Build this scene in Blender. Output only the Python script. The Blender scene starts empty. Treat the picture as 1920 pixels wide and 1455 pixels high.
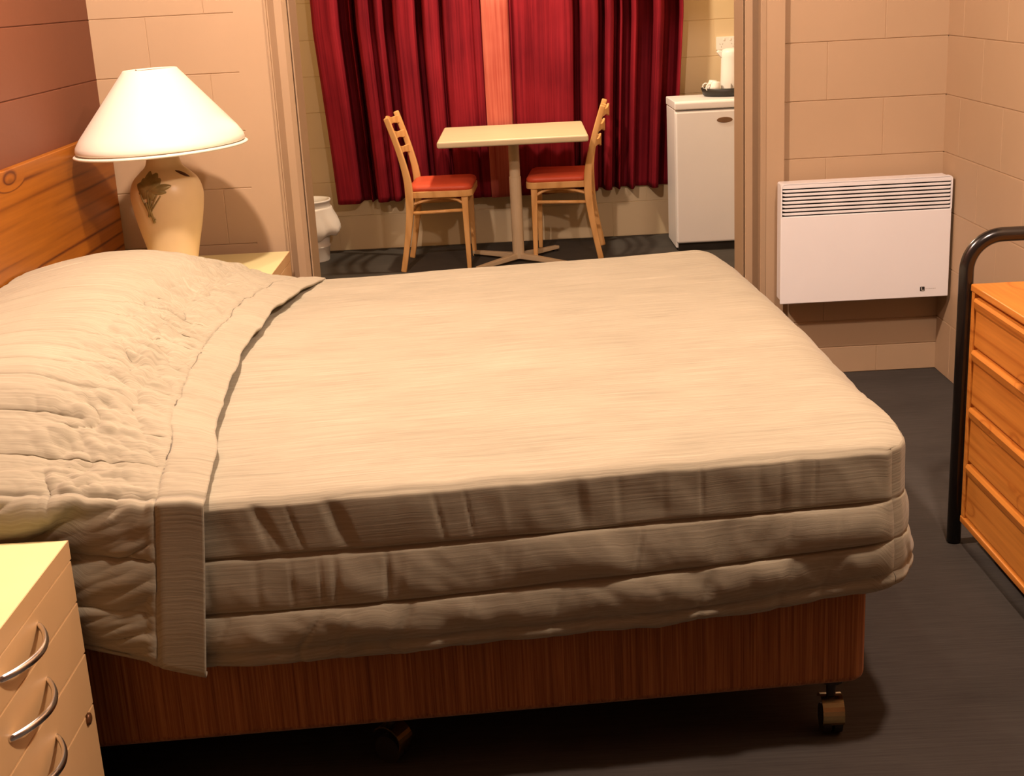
import bpy, bmesh, math, random
import numpy as np
from mathutils import Vector, Matrix

SC = bpy.context.scene
COL = SC.collection
R = math.radians
random.seed(7)

# ------------------------------------------------------------------ camera
def make_camera():
    f, cx, cy, cz, yaw, pitch, roll = 2517.66, 1.3934, -4.7909, 1.4460, -0.0018, 0.2918, -0.0523
    cyw, syw, cp, sp = math.cos(yaw), math.sin(yaw), math.cos(pitch), math.sin(pitch)
    fwd = Vector((syw * cp, cyw * cp, -sp))
    right = Vector((cyw, -syw, 0))
    up = right.cross(fwd)
    r2 = right * math.cos(roll) + up * math.sin(roll)
    u2 = -right * math.sin(roll) + up * math.cos(roll)
    cam = bpy.data.cameras.new('camera')
    cam.sensor_fit = 'HORIZONTAL'
    cam.sensor_width = 36.0
    cam.lens = f / 1920 * 36.0
    cam.clip_start = 0.02
    ob = bpy.data.objects.new('camera', cam)
    m = Matrix(((r2.x, u2.x, -fwd.x, cx), (r2.y, u2.y, -fwd.y, cy), (r2.z, u2.z, -fwd.z, cz), (0, 0, 0, 1)))
    ob.matrix_world = m
    COL.objects.link(ob)
    SC.camera = ob
make_camera()

# ------------------------------------------------------------------ world, lights, exposure
w = bpy.data.worlds.new('world')
SC.world = w
w.use_nodes = True
w.node_tree.nodes['Background'].inputs[0].default_value = (1.0, 0.75, 0.5, 1)
w.node_tree.nodes['Background'].inputs[1].default_value = 0.004

def bulb(name, loc, power, color, radius):
    l = bpy.data.lights.new(name, 'POINT')
    l.energy = power
    l.color = color
    l.shadow_soft_size = radius
    o = bpy.data.objects.new(name, l)
    o.location = loc
    COL.objects.link(o)
    return o
WARM = (1.0, 0.745, 0.60)
bulb('bedside_ceiling_bulb', (0.68, -1.78, 2.62), 262, WARM, 0.055)
bulb('room_ceiling_bulb', (2.26, -2.765, 2.46), 145, WARM, 0.06)
bulb('kitchen_ceiling_bulb', (1.50, 2.22, 2.3), 150, (1.0, 0.77, 0.53), 0.06)

vs = SC.view_settings
SC.display_settings.display_device = 'sRGB'
vs.view_transform = 'Standard'
vs.look = 'None'
vs.gamma = 1.0
vs.use_curve_mapping = False
vs.exposure = 0.0

# ------------------------------------------------------------------ materials
def new_mat(name):
    m = bpy.data.materials.new(name)
    m.use_nodes = True
    nt = m.node_tree
    return m, nt, nt.nodes['Principled BSDF']

def N(nt, t, **kw):
    n = nt.nodes.new(t)
    for k, v in kw.items():
        setattr(n, k, v)
    return n

def ramp(nt, stops):
    r = N(nt, 'ShaderNodeValToRGB')
    e = r.color_ramp.elements
    while len(e) < len(stops):
        e.new(0.5)
    for el, (p, c) in zip(e, stops):
        el.position = p
        el.color = (*c, 1)
    return r

def coords(nt, scale, kind='Object', rot=(0, 0, 0), loc=(0, 0, 0)):
    tc = N(nt, 'ShaderNodeTexCoord')
    mp = N(nt, 'ShaderNodeMapping')
    mp.inputs['Scale'].default_value = scale
    mp.inputs['Rotation'].default_value = rot
    mp.inputs['Location'].default_value = loc
    nt.links.new(tc.outputs[kind], mp.inputs['Vector'])
    return mp.outputs['Vector']

def noise(nt, vec, scale=1.0, detail=4.0, rough=0.55, dist=0.0):
    n = N(nt, 'ShaderNodeTexNoise')
    n.inputs['Scale'].default_value = scale
    n.inputs['Detail'].default_value = detail
    n.inputs['Roughness'].default_value = rough
    n.inputs['Distortion'].default_value = dist
    nt.links.new(vec, n.inputs['Vector'])
    return n.outputs['Fac']

def bump(nt, bsdf, fac, strength=0.2, dist=0.005):
    b = N(nt, 'ShaderNodeBump')
    b.inputs['Strength'].default_value = strength
    b.inputs['Distance'].default_value = dist
    nt.links.new(fac, b.inputs['Height'])
    nt.links.new(b.outputs['Normal'], bsdf.inputs['Normal'])

def mottled(name, c1, c2, scale=(6, 6, 6), rough=0.6, bump_s=0.0, bump_scale=60, metallic=0.0, spec=0.4, kind='Object', bd=0.002):
    m, nt, b = new_mat(name)
    f = noise(nt, coords(nt, scale, kind))
    r = ramp(nt, [(0.3, c1), (0.7, c2)])
    nt.links.new(f, r.inputs['Fac'])
    nt.links.new(r.outputs['Color'], b.inputs['Base Color'])
    b.inputs['Roughness'].default_value = rough
    b.inputs['Metallic'].default_value = metallic
    b.inputs['Specular IOR Level'].default_value = spec
    if bump_s:
        f2 = noise(nt, coords(nt, (bump_scale,) * 3, kind), detail=3)
        bump(nt, b, f2, bump_s, bd)
    return m

def wood(name, base, dark, scale, rough=0.45, knot=None, knot_scale=(3, 3, 3), knot_size=0.09, spec=0.4):
    m, nt, b = new_mat(name)
    v = coords(nt, scale)
    warp = noise(nt, v, 0.6, 2, 0.5)
    f = noise(nt, v, 1.0, 5, 0.6, 0.6)
    wv = N(nt, 'ShaderNodeTexWave', wave_type='BANDS', bands_direction='DIAGONAL')
    wv.inputs['Scale'].default_value = 0.55
    wv.inputs['Distortion'].default_value = 9.0
    wv.inputs['Detail'].default_value = 2.5
    wv.inputs['Detail Scale'].default_value = 0.7
    nt.links.new(v, wv.inputs['Vector'])
    mx = N(nt, 'ShaderNodeMath', operation='MULTIPLY')
    nt.links.new(wv.outputs['Fac'], mx.inputs[0])
    nt.links.new(f, mx.inputs[1])
    r = ramp(nt, [(0.05, base), (0.3, tuple(0.75 * a + 0.25 * d for a, d in zip(base, dark))), (0.62, dark)])
    nt.links.new(mx.outputs[0], r.inputs['Fac'])
    out = r.outputs['Color']
    if knot:
        vo = N(nt, 'ShaderNodeTexVoronoi')
        vo.inputs['Scale'].default_value = 1.0
        nt.links.new(coords(nt, knot_scale), vo.inputs['Vector'])
        kr = ramp(nt, [(knot_size * 0.4, (1, 1, 1)), (knot_size, (0, 0, 0))])
        nt.links.new(vo.outputs['Distance'], kr.inputs['Fac'])
        mix = N(nt, 'ShaderNodeMix', data_type='RGBA')
        nt.links.new(kr.outputs['Color'], mix.inputs['Factor'])
        nt.links.new(out, mix.inputs[6])
        mix.inputs[7].default_value = (*knot, 1)
        out = mix.outputs[2]
    nt.links.new(out, b.inputs['Base Color'])
    b.inputs['Roughness'].default_value = rough
    b.inputs['Specular IOR Level'].default_value = spec
    bump(nt, b, f, 0.05, 0.002)
    return m

def fabric_uv(name, c1, c2, c3, scale, rough=0.9, bs=0.35, bd=0.003):
    """woven cloth with fine slubs running along the first UV axis (metres)"""
    m, nt, b = new_mat(name)
    v = coords(nt, (scale[0], scale[1], 1), 'UV')
    f = noise(nt, v, 1.0, 4, 0.65)
    v2 = coords(nt, (3.0, 5.0, 1), 'UV')
    f2 = noise(nt, v2, 1.0, 4, 0.6)
    r = ramp(nt, [(0.28, c1), (0.55, c2), (0.75, c3)])
    add = N(nt, 'ShaderNodeMath', operation='MULTIPLY_ADD')
    nt.links.new(f2, add.inputs[0])
    add.inputs[1].default_value = 0.35
    sc = N(nt, 'ShaderNodeMath', operation='MULTIPLY_ADD')
    nt.links.new(f, sc.inputs[0])
    sc.inputs[1].default_value = 0.8
    sc.inputs[2].default_value = -0.08
    nt.links.new(sc.outputs[0], add.inputs[2])
    nt.links.new(add.outputs[0], r.inputs['Fac'])
    nt.links.new(r.outputs['Color'], b.inputs['Base Color'])
    b.inputs['Roughness'].default_value = rough
    b.inputs['Specular IOR Level'].default_value = 0.15
    b.inputs['Sheen Weight'].default_value = 0.15
    bump(nt, b, f, bs, bd)
    return m

def curtain_mat(name, lo, hi):
    m, nt, b = new_mat(name)
    f = noise(nt, coords(nt, (70, 1.2, 1), 'UV'), 1.0, 4, 0.6)
    f2 = noise(nt, coords(nt, (3, 2.5, 1), 'UV'), 1.0, 3, 0.5)
    add = N(nt, 'ShaderNodeMath', operation='MULTIPLY_ADD')
    nt.links.new(f2, add.inputs[0])
    add.inputs[1].default_value = 0.4
    ms = N(nt, 'ShaderNodeMath', operation='MULTIPLY')
    nt.links.new(f, ms.inputs[0])
    ms.inputs[1].default_value = 0.62
    nt.links.new(ms.outputs[0], add.inputs[2])
    r = ramp(nt, [(0.36, lo), (0.66, hi)])
    nt.links.new(add.outputs[0], r.inputs['Fac'])
    nt.links.new(r.outputs['Color'], b.inputs['Base Color'])
    b.inputs['Roughness'].default_value = 0.75
    b.inputs['Specular IOR Level'].default_value = 0.08
    bump(nt, b, f, 0.15, 0.002)
    return m

M = {}
M['block_paint'] = mottled('block_paint', (0.44, 0.31, 0.188), (0.48, 0.336, 0.208), (1.3, 1.3, 1.3), 0.62, 0.12, 45)
M['feature_paint'] = mottled('feature_paint', (0.160, 0.053, 0.024), (0.18, 0.06, 0.028), (1.5, 1.5, 1.5), 0.6, 0.12, 45)
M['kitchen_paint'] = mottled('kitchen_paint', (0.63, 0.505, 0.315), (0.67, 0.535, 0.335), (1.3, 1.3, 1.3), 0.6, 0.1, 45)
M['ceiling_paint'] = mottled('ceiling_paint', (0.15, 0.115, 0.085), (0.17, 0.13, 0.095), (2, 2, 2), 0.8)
M['frame_paint'] = mottled('frame_paint', (0.39, 0.272, 0.165), (0.425, 0.296, 0.18), (2, 2, 2), 0.5, 0.06, 20)
def pine(name, base, mid, dark, grain, axes, knot_scale, knot_size, rough=0.4):
    """softwood: thin dark growth lines wandering round knots; axes scale the object coordinates (grain runs along y)"""
    m, nt, b = new_mat(name)
    v = coords(nt, axes)
    low = noise(nt, v, 0.8, 2, 0.5)
    # knots push the growth lines aside
    vo = N(nt, 'ShaderNodeTexVoronoi')
    vo.inputs['Scale'].default_value = 1.0
    vk = coords(nt, knot_scale)
    nt.links.new(vk, vo.inputs['Vector'])
    wv = N(nt, 'ShaderNodeTexWave', wave_type='BANDS', bands_direction='Z')
    wv.inputs['Scale'].default_value = grain
    wv.inputs['Distortion'].default_value = 5.0
    wv.inputs['Detail'].default_value = 2.0
    wv.inputs['Detail Scale'].default_value = 0.55
    wv.inputs['Detail Roughness'].default_value = 0.45
    nt.links.new(v, wv.inputs['Vector'])
    near = ramp(nt, [(0.0, (1, 1, 1)), (min(knot_size * 2.6, 0.9), (0, 0, 0))])
    nt.links.new(vo.outputs['Distance'], near.inputs['Fac'])
    ph = N(nt, 'ShaderNodeMath', operation='MULTIPLY')
    nt.links.new(near.outputs['Color'], ph.inputs[0])
    ph.inputs[1].default_value = 9.0
    nt.links.new(ph.outputs[0], wv.inputs['Phase Offset'])
    lines = ramp(nt, [(0.0, dark), (0.05, mid), (0.24, base)])
    nt.links.new(wv.outputs['Fac'], lines.inputs['Fac'])
    fine = noise(nt, coords(nt, (axes[0] * 9, axes[1] * 2.5, axes[2] * 9)), 1.0, 3, 0.6)
    soft = ramp(nt, [(0.3, (0.84, 0.80, 0.74)), (0.7, (1.08, 1.1, 1.12))])
    nt.links.new(fine, soft.inputs['Fac'])
    mul = N(nt, 'ShaderNodeMix', data_type='RGBA', blend_type='MULTIPLY')
    mul.inputs['Factor'].default_value = 1.0
    # lines fade in and out along the board
    fade = ramp(nt, [(0.32, (0, 0, 0)), (0.50, (1, 1, 1))])
    nt.links.new(low, fade.inputs['Fac'])
    mixl = N(nt, 'ShaderNodeMix', data_type='RGBA')
    nt.links.new(fade.outputs['Color'], mixl.inputs['Factor'])
    mixl.inputs[6].default_value = (*base, 1)
    nt.links.new(lines.outputs['Color'], mixl.inputs[7])
    nt.links.new(mixl.outputs[2], mul.inputs[6])
    nt.links.new(soft.outputs['Color'], mul.inputs[7])
    kr = ramp(nt, [(knot_size * 0.35, (1, 1, 1)), (knot_size, (0, 0, 0))])
    nt.links.new(vo.outputs['Distance'], kr.inputs['Fac'])
    mix = N(nt, 'ShaderNodeMix', data_type='RGBA')
    nt.links.new(kr.outputs['Color'], mix.inputs['Factor'])
    nt.links.new(mul.outputs[2], mix.inputs[6])
    mix.inputs[7].default_value = (*[0.55 * c for c in dark], 1)
    nt.links.new(mix.outputs[2], b.inputs['Base Color'])
    b.inputs['Roughness'].default_value = rough
    b.inputs['Specular IOR Level'].default_value = 0.35
    bump(nt, b, fine, 0.04, 0.002)
    return m
M['pine_head'] = pine('pine_head', (0.34, 0.112, 0.008), (0.23, 0.062, 0.004), (0.10, 0.020, 0.001), 0.62, (10, 0.9, 10), (4.0, 2.1, 7.0), 0.10)
M['pine_chest'] = pine('pine_chest', (0.59, 0.22, 0.035), (0.56, 0.20, 0.031), (0.47, 0.15, 0.020), 0.45, (10, 1.2, 10), (8, 4.5, 10), 0.15)
M['chair_wood'] = wood('chair_wood', (0.74, 0.42, 0.16), (0.60, 0.31, 0.10), (14, 14, 3), 0.38)
M['laminate'] = mottled('laminate', (0.66, 0.54, 0.34), (0.70, 0.575, 0.365), (3, 30, 3), 0.4)
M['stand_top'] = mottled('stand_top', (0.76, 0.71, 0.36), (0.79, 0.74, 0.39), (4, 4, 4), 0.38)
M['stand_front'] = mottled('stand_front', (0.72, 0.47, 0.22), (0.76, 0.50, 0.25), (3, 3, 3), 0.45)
M['white_enamel'] = mottled('white_enamel', (0.86, 0.86, 0.87), (0.89, 0.89, 0.90), (3, 3, 3), 0.35)
M['white_plastic'] = mottled('white_plastic', (0.82, 0.80, 0.76), (0.86, 0.84, 0.80), (6, 6, 6), 0.4)
M['china'] = mottled('china', (0.86, 0.84, 0.80), (0.88, 0.86, 0.82), (6, 6, 6), 0.2)
M['dark_slot'] = mottled('dark_slot', (0.012, 0.010, 0.009), (0.02, 0.017, 0.015), (6, 6, 6), 0.8)
M['black_tube'] = mottled('black_tube', (0.010, 0.008, 0.007), (0.014, 0.011, 0.010), (8, 8, 8), 0.22, spec=0.6)
M['black_plastic'] = mottled('black_plastic', (0.02, 0.017, 0.014), (0.03, 0.026, 0.022), (8, 8, 8), 0.45)
M['brass'] = mottled('brass', (0.60, 0.44, 0.20), (0.68, 0.52, 0.26), (20, 20, 20), 0.25, metallic=1.0)
M['chrome'] = mottled('chrome', (0.78, 0.76, 0.74), (0.84, 0.82, 0.80), (20, 20, 20), 0.22, metallic=1.0)
M['lock_metal'] = mottled('lock_metal', (0.16, 0.07, 0.03), (0.2, 0.09, 0.04), (20, 20, 20), 0.35, metallic=0.4)
M['badge_brown'] = mottled('badge_brown', (0.22, 0.13, 0.08), (0.28, 0.17, 0.1), (20, 20, 20), 0.35, metallic=0.5)
M['table_metal'] = mottled('table_metal', (0.55, 0.42, 0.27), (0.60, 0.46, 0.30), (8, 8, 8), 0.45)
M['seat_vinyl'] = mottled('seat_vinyl', (0.62, 0.085, 0.035), (0.70, 0.10, 0.045), (9, 9, 9), 0.5, 0.08, 120)
M['vase'] = mottled('vase', (0.72, 0.54, 0.30), (0.77, 0.59, 0.34), (5, 5, 5), 0.35)
M['vase_relief'] = mottled('vase_relief', (0.20, 0.14, 0.045), (0.30, 0.21, 0.07), (40, 40, 40), 0.4, metallic=0.3)
M['vase_leaf'] = mottled('vase_leaf', (0.05, 0.015, 0.008), (0.08, 0.025, 0.012), (40, 40, 40), 0.4)
M['lamp_shade'] = mottled('lamp_shade', (0.87, 0.83, 0.70), (0.89, 0.85, 0.73), (4, 4, 4), 0.6)
M['shaded_inside'] = mottled('shaded_inside', (0.46, 0.36, 0.23), (0.50, 0.40, 0.26), (4, 4, 4), 0.7)  # shading inside the lamp shade put into a darker colour
M['unseen_wall_dark'] = mottled('unseen_wall_dark', (0.09, 0.045, 0.026), (0.11, 0.055, 0.032), (4, 4, 1), 0.8)  # dark finish added on unseen walls to cut bounce light
M['velour'] = None
M['grey_mark'] = mottled('grey_mark', (0.35, 0.32, 0.29), (0.42, 0.38, 0.35), (40, 40, 40), 0.6)
M['white_mark'] = mottled('white_mark', (0.8, 0.76, 0.7), (0.84, 0.8, 0.74), (40, 40, 40), 0.5)
M['sachet'] = mottled('sachet', (0.75, 0.60, 0.15), (0.8, 0.66, 0.2), (30, 30, 30), 0.5)
M['bag_plastic'] = mottled('bag_plastic', (0.80, 0.76, 0.70), (0.86, 0.82, 0.76), (12, 12, 12), 0.35, 0.3, 30)
M['bedspread'] = fabric_uv('bedspread', (0.265, 0.241, 0.170), (0.375, 0.340, 0.245), (0.45, 0.41, 0.31), (5, 210), bs=0.22)
M['curtain_red'] = curtain_mat('curtain_red', (0.10, 0.004, 0.010), (0.26, 0.014, 0.024))
M['curtain_lit'] = curtain_mat('curtain_lit', (0.34, 0.060, 0.045), (0.56, 0.165, 0.118))  # bright lit stripe of the curtain put into a lighter fabric colour

def velour():
    m, nt, b = new_mat('velour')
    f = noise(nt, coords(nt, (230, 230, 3.0)), 1.0, 4, 0.65)
    r = ramp(nt, [(0.3, (0.17, 0.055, 0.015)), (0.5, (0.33, 0.125, 0.038)), (0.72, (0.50, 0.21, 0.07))])
    nt.links.new(f, r.inputs['Fac'])
    nt.links.new(r.outputs['Color'], b.inputs['Base Color'])
    b.inputs['Roughness'].default_value = 0.85
    b.inputs['Specular IOR Level'].default_value = 0.2
    b.inputs['Sheen Weight'].default_value = 0.2
    bump(nt, b, f, 0.3, 0.002)
    return m
M['velour'] = velour()

def carpet():
    m, nt, b = new_mat('carpet')
    f = noise(nt, coords(nt, (5, 190, 5)), 1.0, 4, 0.7)
    f2 = noise(nt, coords(nt, (2.2, 2.8, 2.2)), 1.0, 4, 0.6)
    f3 = noise(nt, coords(nt, (350, 350, 350)), 1.0, 2, 0.6)
    add = N(nt, 'ShaderNodeMath', operation='MULTIPLY_ADD')
    nt.links.new(f2, add.inputs[0])
    add.inputs[1].default_value = 0.45
    ms = N(nt, 'ShaderNodeMath', operation='MULTIPLY')
    nt.links.new(f, ms.inputs[0])
    ms.inputs[1].default_value = 0.55
    nt.links.new(ms.outputs[0], add.inputs[2])
    r = ramp(nt, [(0.34, (0.050, 0.045, 0.040)), (0.64, (0.082, 0.074, 0.066))])
    nt.links.new(add.outputs[0], r.inputs['Fac'])
    nt.links.new(r.outputs['Color'], b.inputs['Base Color'])
    b.inputs['Roughness'].default_value = 0.95
    b.inputs['Specular IOR Level'].default_value = 0.1
    mx = N(nt, 'ShaderNodeMath', operation='ADD')
    nt.links.new(f, mx.inputs[0])
    nt.links.new(f3, mx.inputs[1])
    bump(nt, b, mx.outputs[0], 0.3, 0.003)
    return m
M['carpet'] = carpet()

# ------------------------------------------------------------------ mesh helpers
def link(name, me, mat, parent=None, smooth=False, bevel=0, seg=2, subsurf=0):
    o = bpy.data.objects.new(name, me)
    COL.objects.link(o)
    if mat is not None:
        me.materials.append(mat)
    if parent is not None:
        o.parent = parent
    if smooth:
        me.polygons.foreach_set('use_smooth', [True] * len(me.polygons))
    if bevel:
        b = o.modifiers.new('bevel', 'BEVEL')
        b.width = bevel
        b.segments = seg
        b.limit_method = 'ANGLE'
        b.angle_limit = R(40)
        me.polygons.foreach_set('use_smooth', [True] * len(me.polygons))
        wn = o.modifiers.new('wn', 'WEIGHTED_NORMAL')
        wn.keep_sharp = False
    if subsurf:
        s = o.modifiers.new('sub', 'SUBSURF')
        s.levels = s.render_levels = subsurf
    return o

def obj(name, bm, mat, parent=None, **kw):
    bmesh.ops.recalc_face_normals(bm, faces=bm.faces)
    me = bpy.data.meshes.new(name)
    bm.to_mesh(me)
    bm.free()
    return link(name, me, mat, parent, **kw)

def thing(name, label, cat, loc=(0, 0, 0), rz=0, group=None):
    o = bpy.data.objects.new(name, None)
    o.empty_display_size = 0.05
    COL.objects.link(o)
    o.location = loc
    o.rotation_euler = (0, 0, rz)
    return tag(o, label, cat, group)

def tag(o, label, cat, group=None):
    o['label'] = label
    o['category'] = cat
    if group:
        o['group'] = group
    return o

def struct(o):
    o['kind'] = 'structure'
    return o

def B():
    return bmesh.new()

def box(bm, x0, x1, y0, y1, z0, z1):
    vs_ = [bm.verts.new(p) for p in ((x0, y0, z0), (x1, y0, z0), (x1, y1, z0), (x0, y1, z0), (x0, y0, z1), (x1, y0, z1), (x1, y1, z1), (x0, y1, z1))]
    for f in ((0, 3, 2, 1), (4, 5, 6, 7), (0, 1, 5, 4), (1, 2, 6, 5), (2, 3, 7, 6), (3, 0, 4, 7)):
        bm.faces.new([vs_[i] for i in f])
    return bm

def tube(bm, pts, rad, seg=16, caps=True, squash=None):
    pts = [Vector(p) for p in pts]
    n = len(pts)
    rads = rad if isinstance(rad, (list, tuple)) else [rad] * n
    rings = []
    prev = None
    for i, p in enumerate(pts):
        t = (pts[min(i + 1, n - 1)] - pts[max(i - 1, 0)]).normalized()
        if prev is None:
            a = Vector((0, 0, 1)) if abs(t.z) < 0.9 else Vector((1, 0, 0))
            nrm = (a - t * a.dot(t)).normalized()
        else:
            nrm = (prev - t * prev.dot(t)).normalized()
        prev = nrm
        bn = t.cross(nrm)
        k = squash or (1, 1)
        rings.append([bm.verts.new(p + (nrm * math.cos(a) * k[0] + bn * math.sin(a) * k[1]) * rads[i]) for a in (2 * math.pi * j / seg for j in range(seg))])
    for a, b in zip(rings, rings[1:]):
        for j in range(seg):
            bm.faces.new((a[j], a[(j + 1) % seg], b[(j + 1) % seg], b[j]))
    if caps:
        bm.faces.new(rings[0][::-1])
        bm.faces.new(rings[-1])
    return bm

def lathe(bm, prof, seg=48, c=(0, 0, 0), close=False, sq=(1, 1)):
    rings = []
    for r, z in prof:
        if r < 1e-6:
            rings.append([bm.verts.new((c[0], c[1], c[2] + z))])
        else:
            rings.append([bm.verts.new((c[0] + r * sq[0] * math.cos(2 * math.pi * j / seg), c[1] + r * sq[1] * math.sin(2 * math.pi * j / seg), c[2] + z)) for j in range(seg)])
    pairs = list(zip(rings, rings[1:]))
    if close:
        pairs.append((rings[-1], rings[0]))
    for a, b in pairs:
        for j in range(seg):
            k = (j + 1) % seg
            if len(a) == 1 and len(b) == 1:
                continue
            if len(a) == 1:
                bm.faces.new((a[0], b[k], b[j]))
            elif len(b) == 1:
                bm.faces.new((a[j], a[k], b[0]))
            else:
                bm.faces.new((a[j], a[k], b[k], b[j]))
    return bm

def smooth_prof(pts, n=40):
    p = np.array(pts, float)
    d = np.r_[0, np.cumsum(np.hypot(*np.diff(p, axis=0).T))]
    out = []
    for t in np.linspace(0, d[-1], n):
        i = min(max(np.searchsorted(d, t) - 1, 0), len(p) - 2)
        p0, p1, p2, p3 = p[max(i - 1, 0)], p[i], p[i + 1], p[min(i + 2, len(p) - 1)]
        s = (t - d[i]) / max(d[i + 1] - d[i], 1e-9)
        out.append(tuple(0.5 * ((2 * p1) + (-p0 + p2) * s + (2 * p0 - 5 * p1 + 4 * p2 - p3) * s * s + (-p0 + 3 * p1 - 3 * p2 + p3) * s ** 3)))
    return out

def prism(bm, outline, y0, y1, plane='xz'):
    def P(a, b, y):
        return {'xz': (a, y, b), 'xy': (a, b, y), 'yz': (y, a, b)}[plane]
    a = [bm.verts.new(P(p[0], p[1], y0)) for p in outline]
    b = [bm.verts.new(P(p[0], p[1], y1)) for p in outline]
    n = len(a)
    bm.faces.new(a[::-1])
    bm.faces.new(b)
    for i in range(n):
        bm.faces.new((a[i], a[(i + 1) % n], b[(i + 1) % n], b[i]))
    return bm

def rrect(x0, x1, z0, z1, r, seg=6, corners=(1, 1, 1, 1)):
    out = []
    for i, (cx, cz, a0) in enumerate(((x1 - r, z0 + r, -90), (x1 - r, z1 - r, 0), (x0 + r, z1 - r, 90), (x0 + r, z0 + r, 180))):
        if not corners[i]:
            out.append(((x1, x1, x0, x0)[i], (z0, z1, z1, z0)[i]))
            continue
        for k in range(seg + 1):
            a = R(a0 + 90 * k / seg)
            out.append((cx + r * math.cos(a), cz + r * math.sin(a)))
    return out

def grid_mesh(name, P, UV=None):
    """P: (n,m,3) array of points -> quad sheet with optional uv (n,m,2)"""
    n, m = P.shape[:2]
    me = bpy.data.meshes.new(name)
    idx = np.arange(n * m).reshape(n, m)
    q = np.stack([idx[:-1, :-1], idx[1:, :-1], idx[1:, 1:], idx[:-1, 1:]], -1).reshape(-1, 4)
    me.vertices.add(n * m)
    me.vertices.foreach_set('co', P.reshape(-1).astype(np.float32))
    me.loops.add(q.size)
    me.loops.foreach_set('vertex_index', q.reshape(-1).astype(np.int32))
    me.polygons.add(len(q))
    me.polygons.foreach_set('loop_start', (np.arange(len(q)) * 4).astype(np.int32))
    me.update(calc_edges=True)
    if UV is not None:
        uv = me.uv_layers.new(name='UVMap')
        uv.data.foreach_set('uv', UV.reshape(-1, 2)[q.reshape(-1)].reshape(-1).astype(np.float32))
    me.validate()
    return me

def _hash(i, j, seed):
    h = (i.astype(np.int64) * 374761393 + j.astype(np.int64) * 668265263 + seed * 1442695041) & 0x7fffffff
    h = ((h ^ (h >> 13)) * 1274126177) & 0x7fffffff
    return ((h ^ (h >> 16)) & 0xffff) / 65535.0

def vnoise(x, y, seed=0):
    x = np.asarray(x, float)
    y = np.asarray(y, float)
    x, y = np.broadcast_arrays(x, y)
    i, j = np.floor(x), np.floor(y)
    fx, fy = x - i, y - j
    fx, fy = fx * fx * fx * (fx * (fx * 6 - 15) + 10), fy * fy * fy * (fy * (fy * 6 - 15) + 10)
    a, b, c, d = _hash(i, j, seed), _hash(i + 1, j, seed), _hash(i, j + 1, seed), _hash(i + 1, j + 1, seed)
    return (a * (1 - fx) + b * fx) * (1 - fy) + (c * (1 - fx) + d * fx) * fy - 0.5

def fbm(x, y, seed=0, oct=3):
    s, a = 0, 1.0
    for k in range(oct):
        s = s + a * vnoise(x * 2 ** k, y * 2 ** k, seed + 17 * k)
        a *= 0.5
    return s

def sstep(a, b, x):
    t = np.clip((x - a) / (b - a), 0, 1)
    return t * t * (3 - 2 * t)

# ------------------------------------------------------------------ room
W = 2.96
YF, YK, T = -5.3, 3.0, 0.17     # wall behind the camera, far kitchen wall, partition thickness
H = 2.8

def block_wall(bm, o, ex, ez, n, u0, u1, courses, off, g=0.006, dep=0.0035, pg=0.004, pdep=0.0018):
    """painted blockwork: o origin, ex along, ez up, n outward; courses = list of (z0,z1,perpend offset)"""
    o, ex, ez, n = map(Vector, (o, ex, ez, n))
    def v(u, z, d):
        return bm.verts.new(o + ex * u + ez * z - n * d)
    for z0, z1, po in courses:
        cuts = [u0]
        k = u1 if po is None else math.floor((u0 - po) / 0.4) * 0.4 + po
        while k < u1 - 0.02:
            if k > u0 + 0.02:
                cuts.append(k)
            k += 0.4
        cuts.append(u1)
        for a, b in zip(cuts, cuts[1:]):
            la = pg / 2 if a > u0 else 0
            lb = pg / 2 if b < u1 else 0
            da = pdep if a > u0 else 0
            db = pdep if b < u1 else 0
            in_ = [v(a + la, z0 + g / 2, 0), v(b - lb, z0 + g / 2, 0), v(b - lb, z1 - g / 2, 0), v(a + la, z1 - g / 2, 0)]
            out = [v(a, z0, dep), v(b, z0, dep), v(b, z1, dep), v(a, z1, dep)]
            mid = [v(a, z0 + g / 2, da), v(b, z0 + g / 2, db), v(b, z1 - g / 2, db), v(a, z1 - g / 2, da)]
            bm.faces.new(in_)
            bm.faces.new((in_[3], mid[3], mid[0], in_[0]))
            bm.faces.new((in_[1], mid[1], mid[2], in_[2]))
            bm.faces.new((out[0], out[1], mid[1], in_[1], in_[0], mid[0]))
            bm.faces.new((mid[3], in_[3], in_[2], mid[2], out[2], out[3]))

def courses(po_even, po_odd, half=False, top=H):
    c = []
    z = 0.0
    if half:
        c += [(0, 0.1, po_even), (0.1, 0.2, None)]
        z = 0.2
    while z < top - 1e-6:
        r = round(z / 0.2)
        c.append((z, min(z + 0.2, top), po_even if r % 2 == 0 else po_odd))
        z += 0.2
    return c

bm = B()
box(bm, -0.2, W + 0.2, YF - 0.2, YK + 0.2, -0.12, 0.0)
struct(obj('floor', bm, M['carpet']))
bm = B()
box(bm, -0.2, W + 0.2, YF - 0.2, YK + 0.2, H, H + 0.1)
struct(obj('ceiling', bm, M['ceiling_paint']))

def solid(bm, x0, x1, y0, y1, z0=0.0, z1=H, skip=()):
    box(bm, x0, x1, y0, y1, z0, z1)

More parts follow.
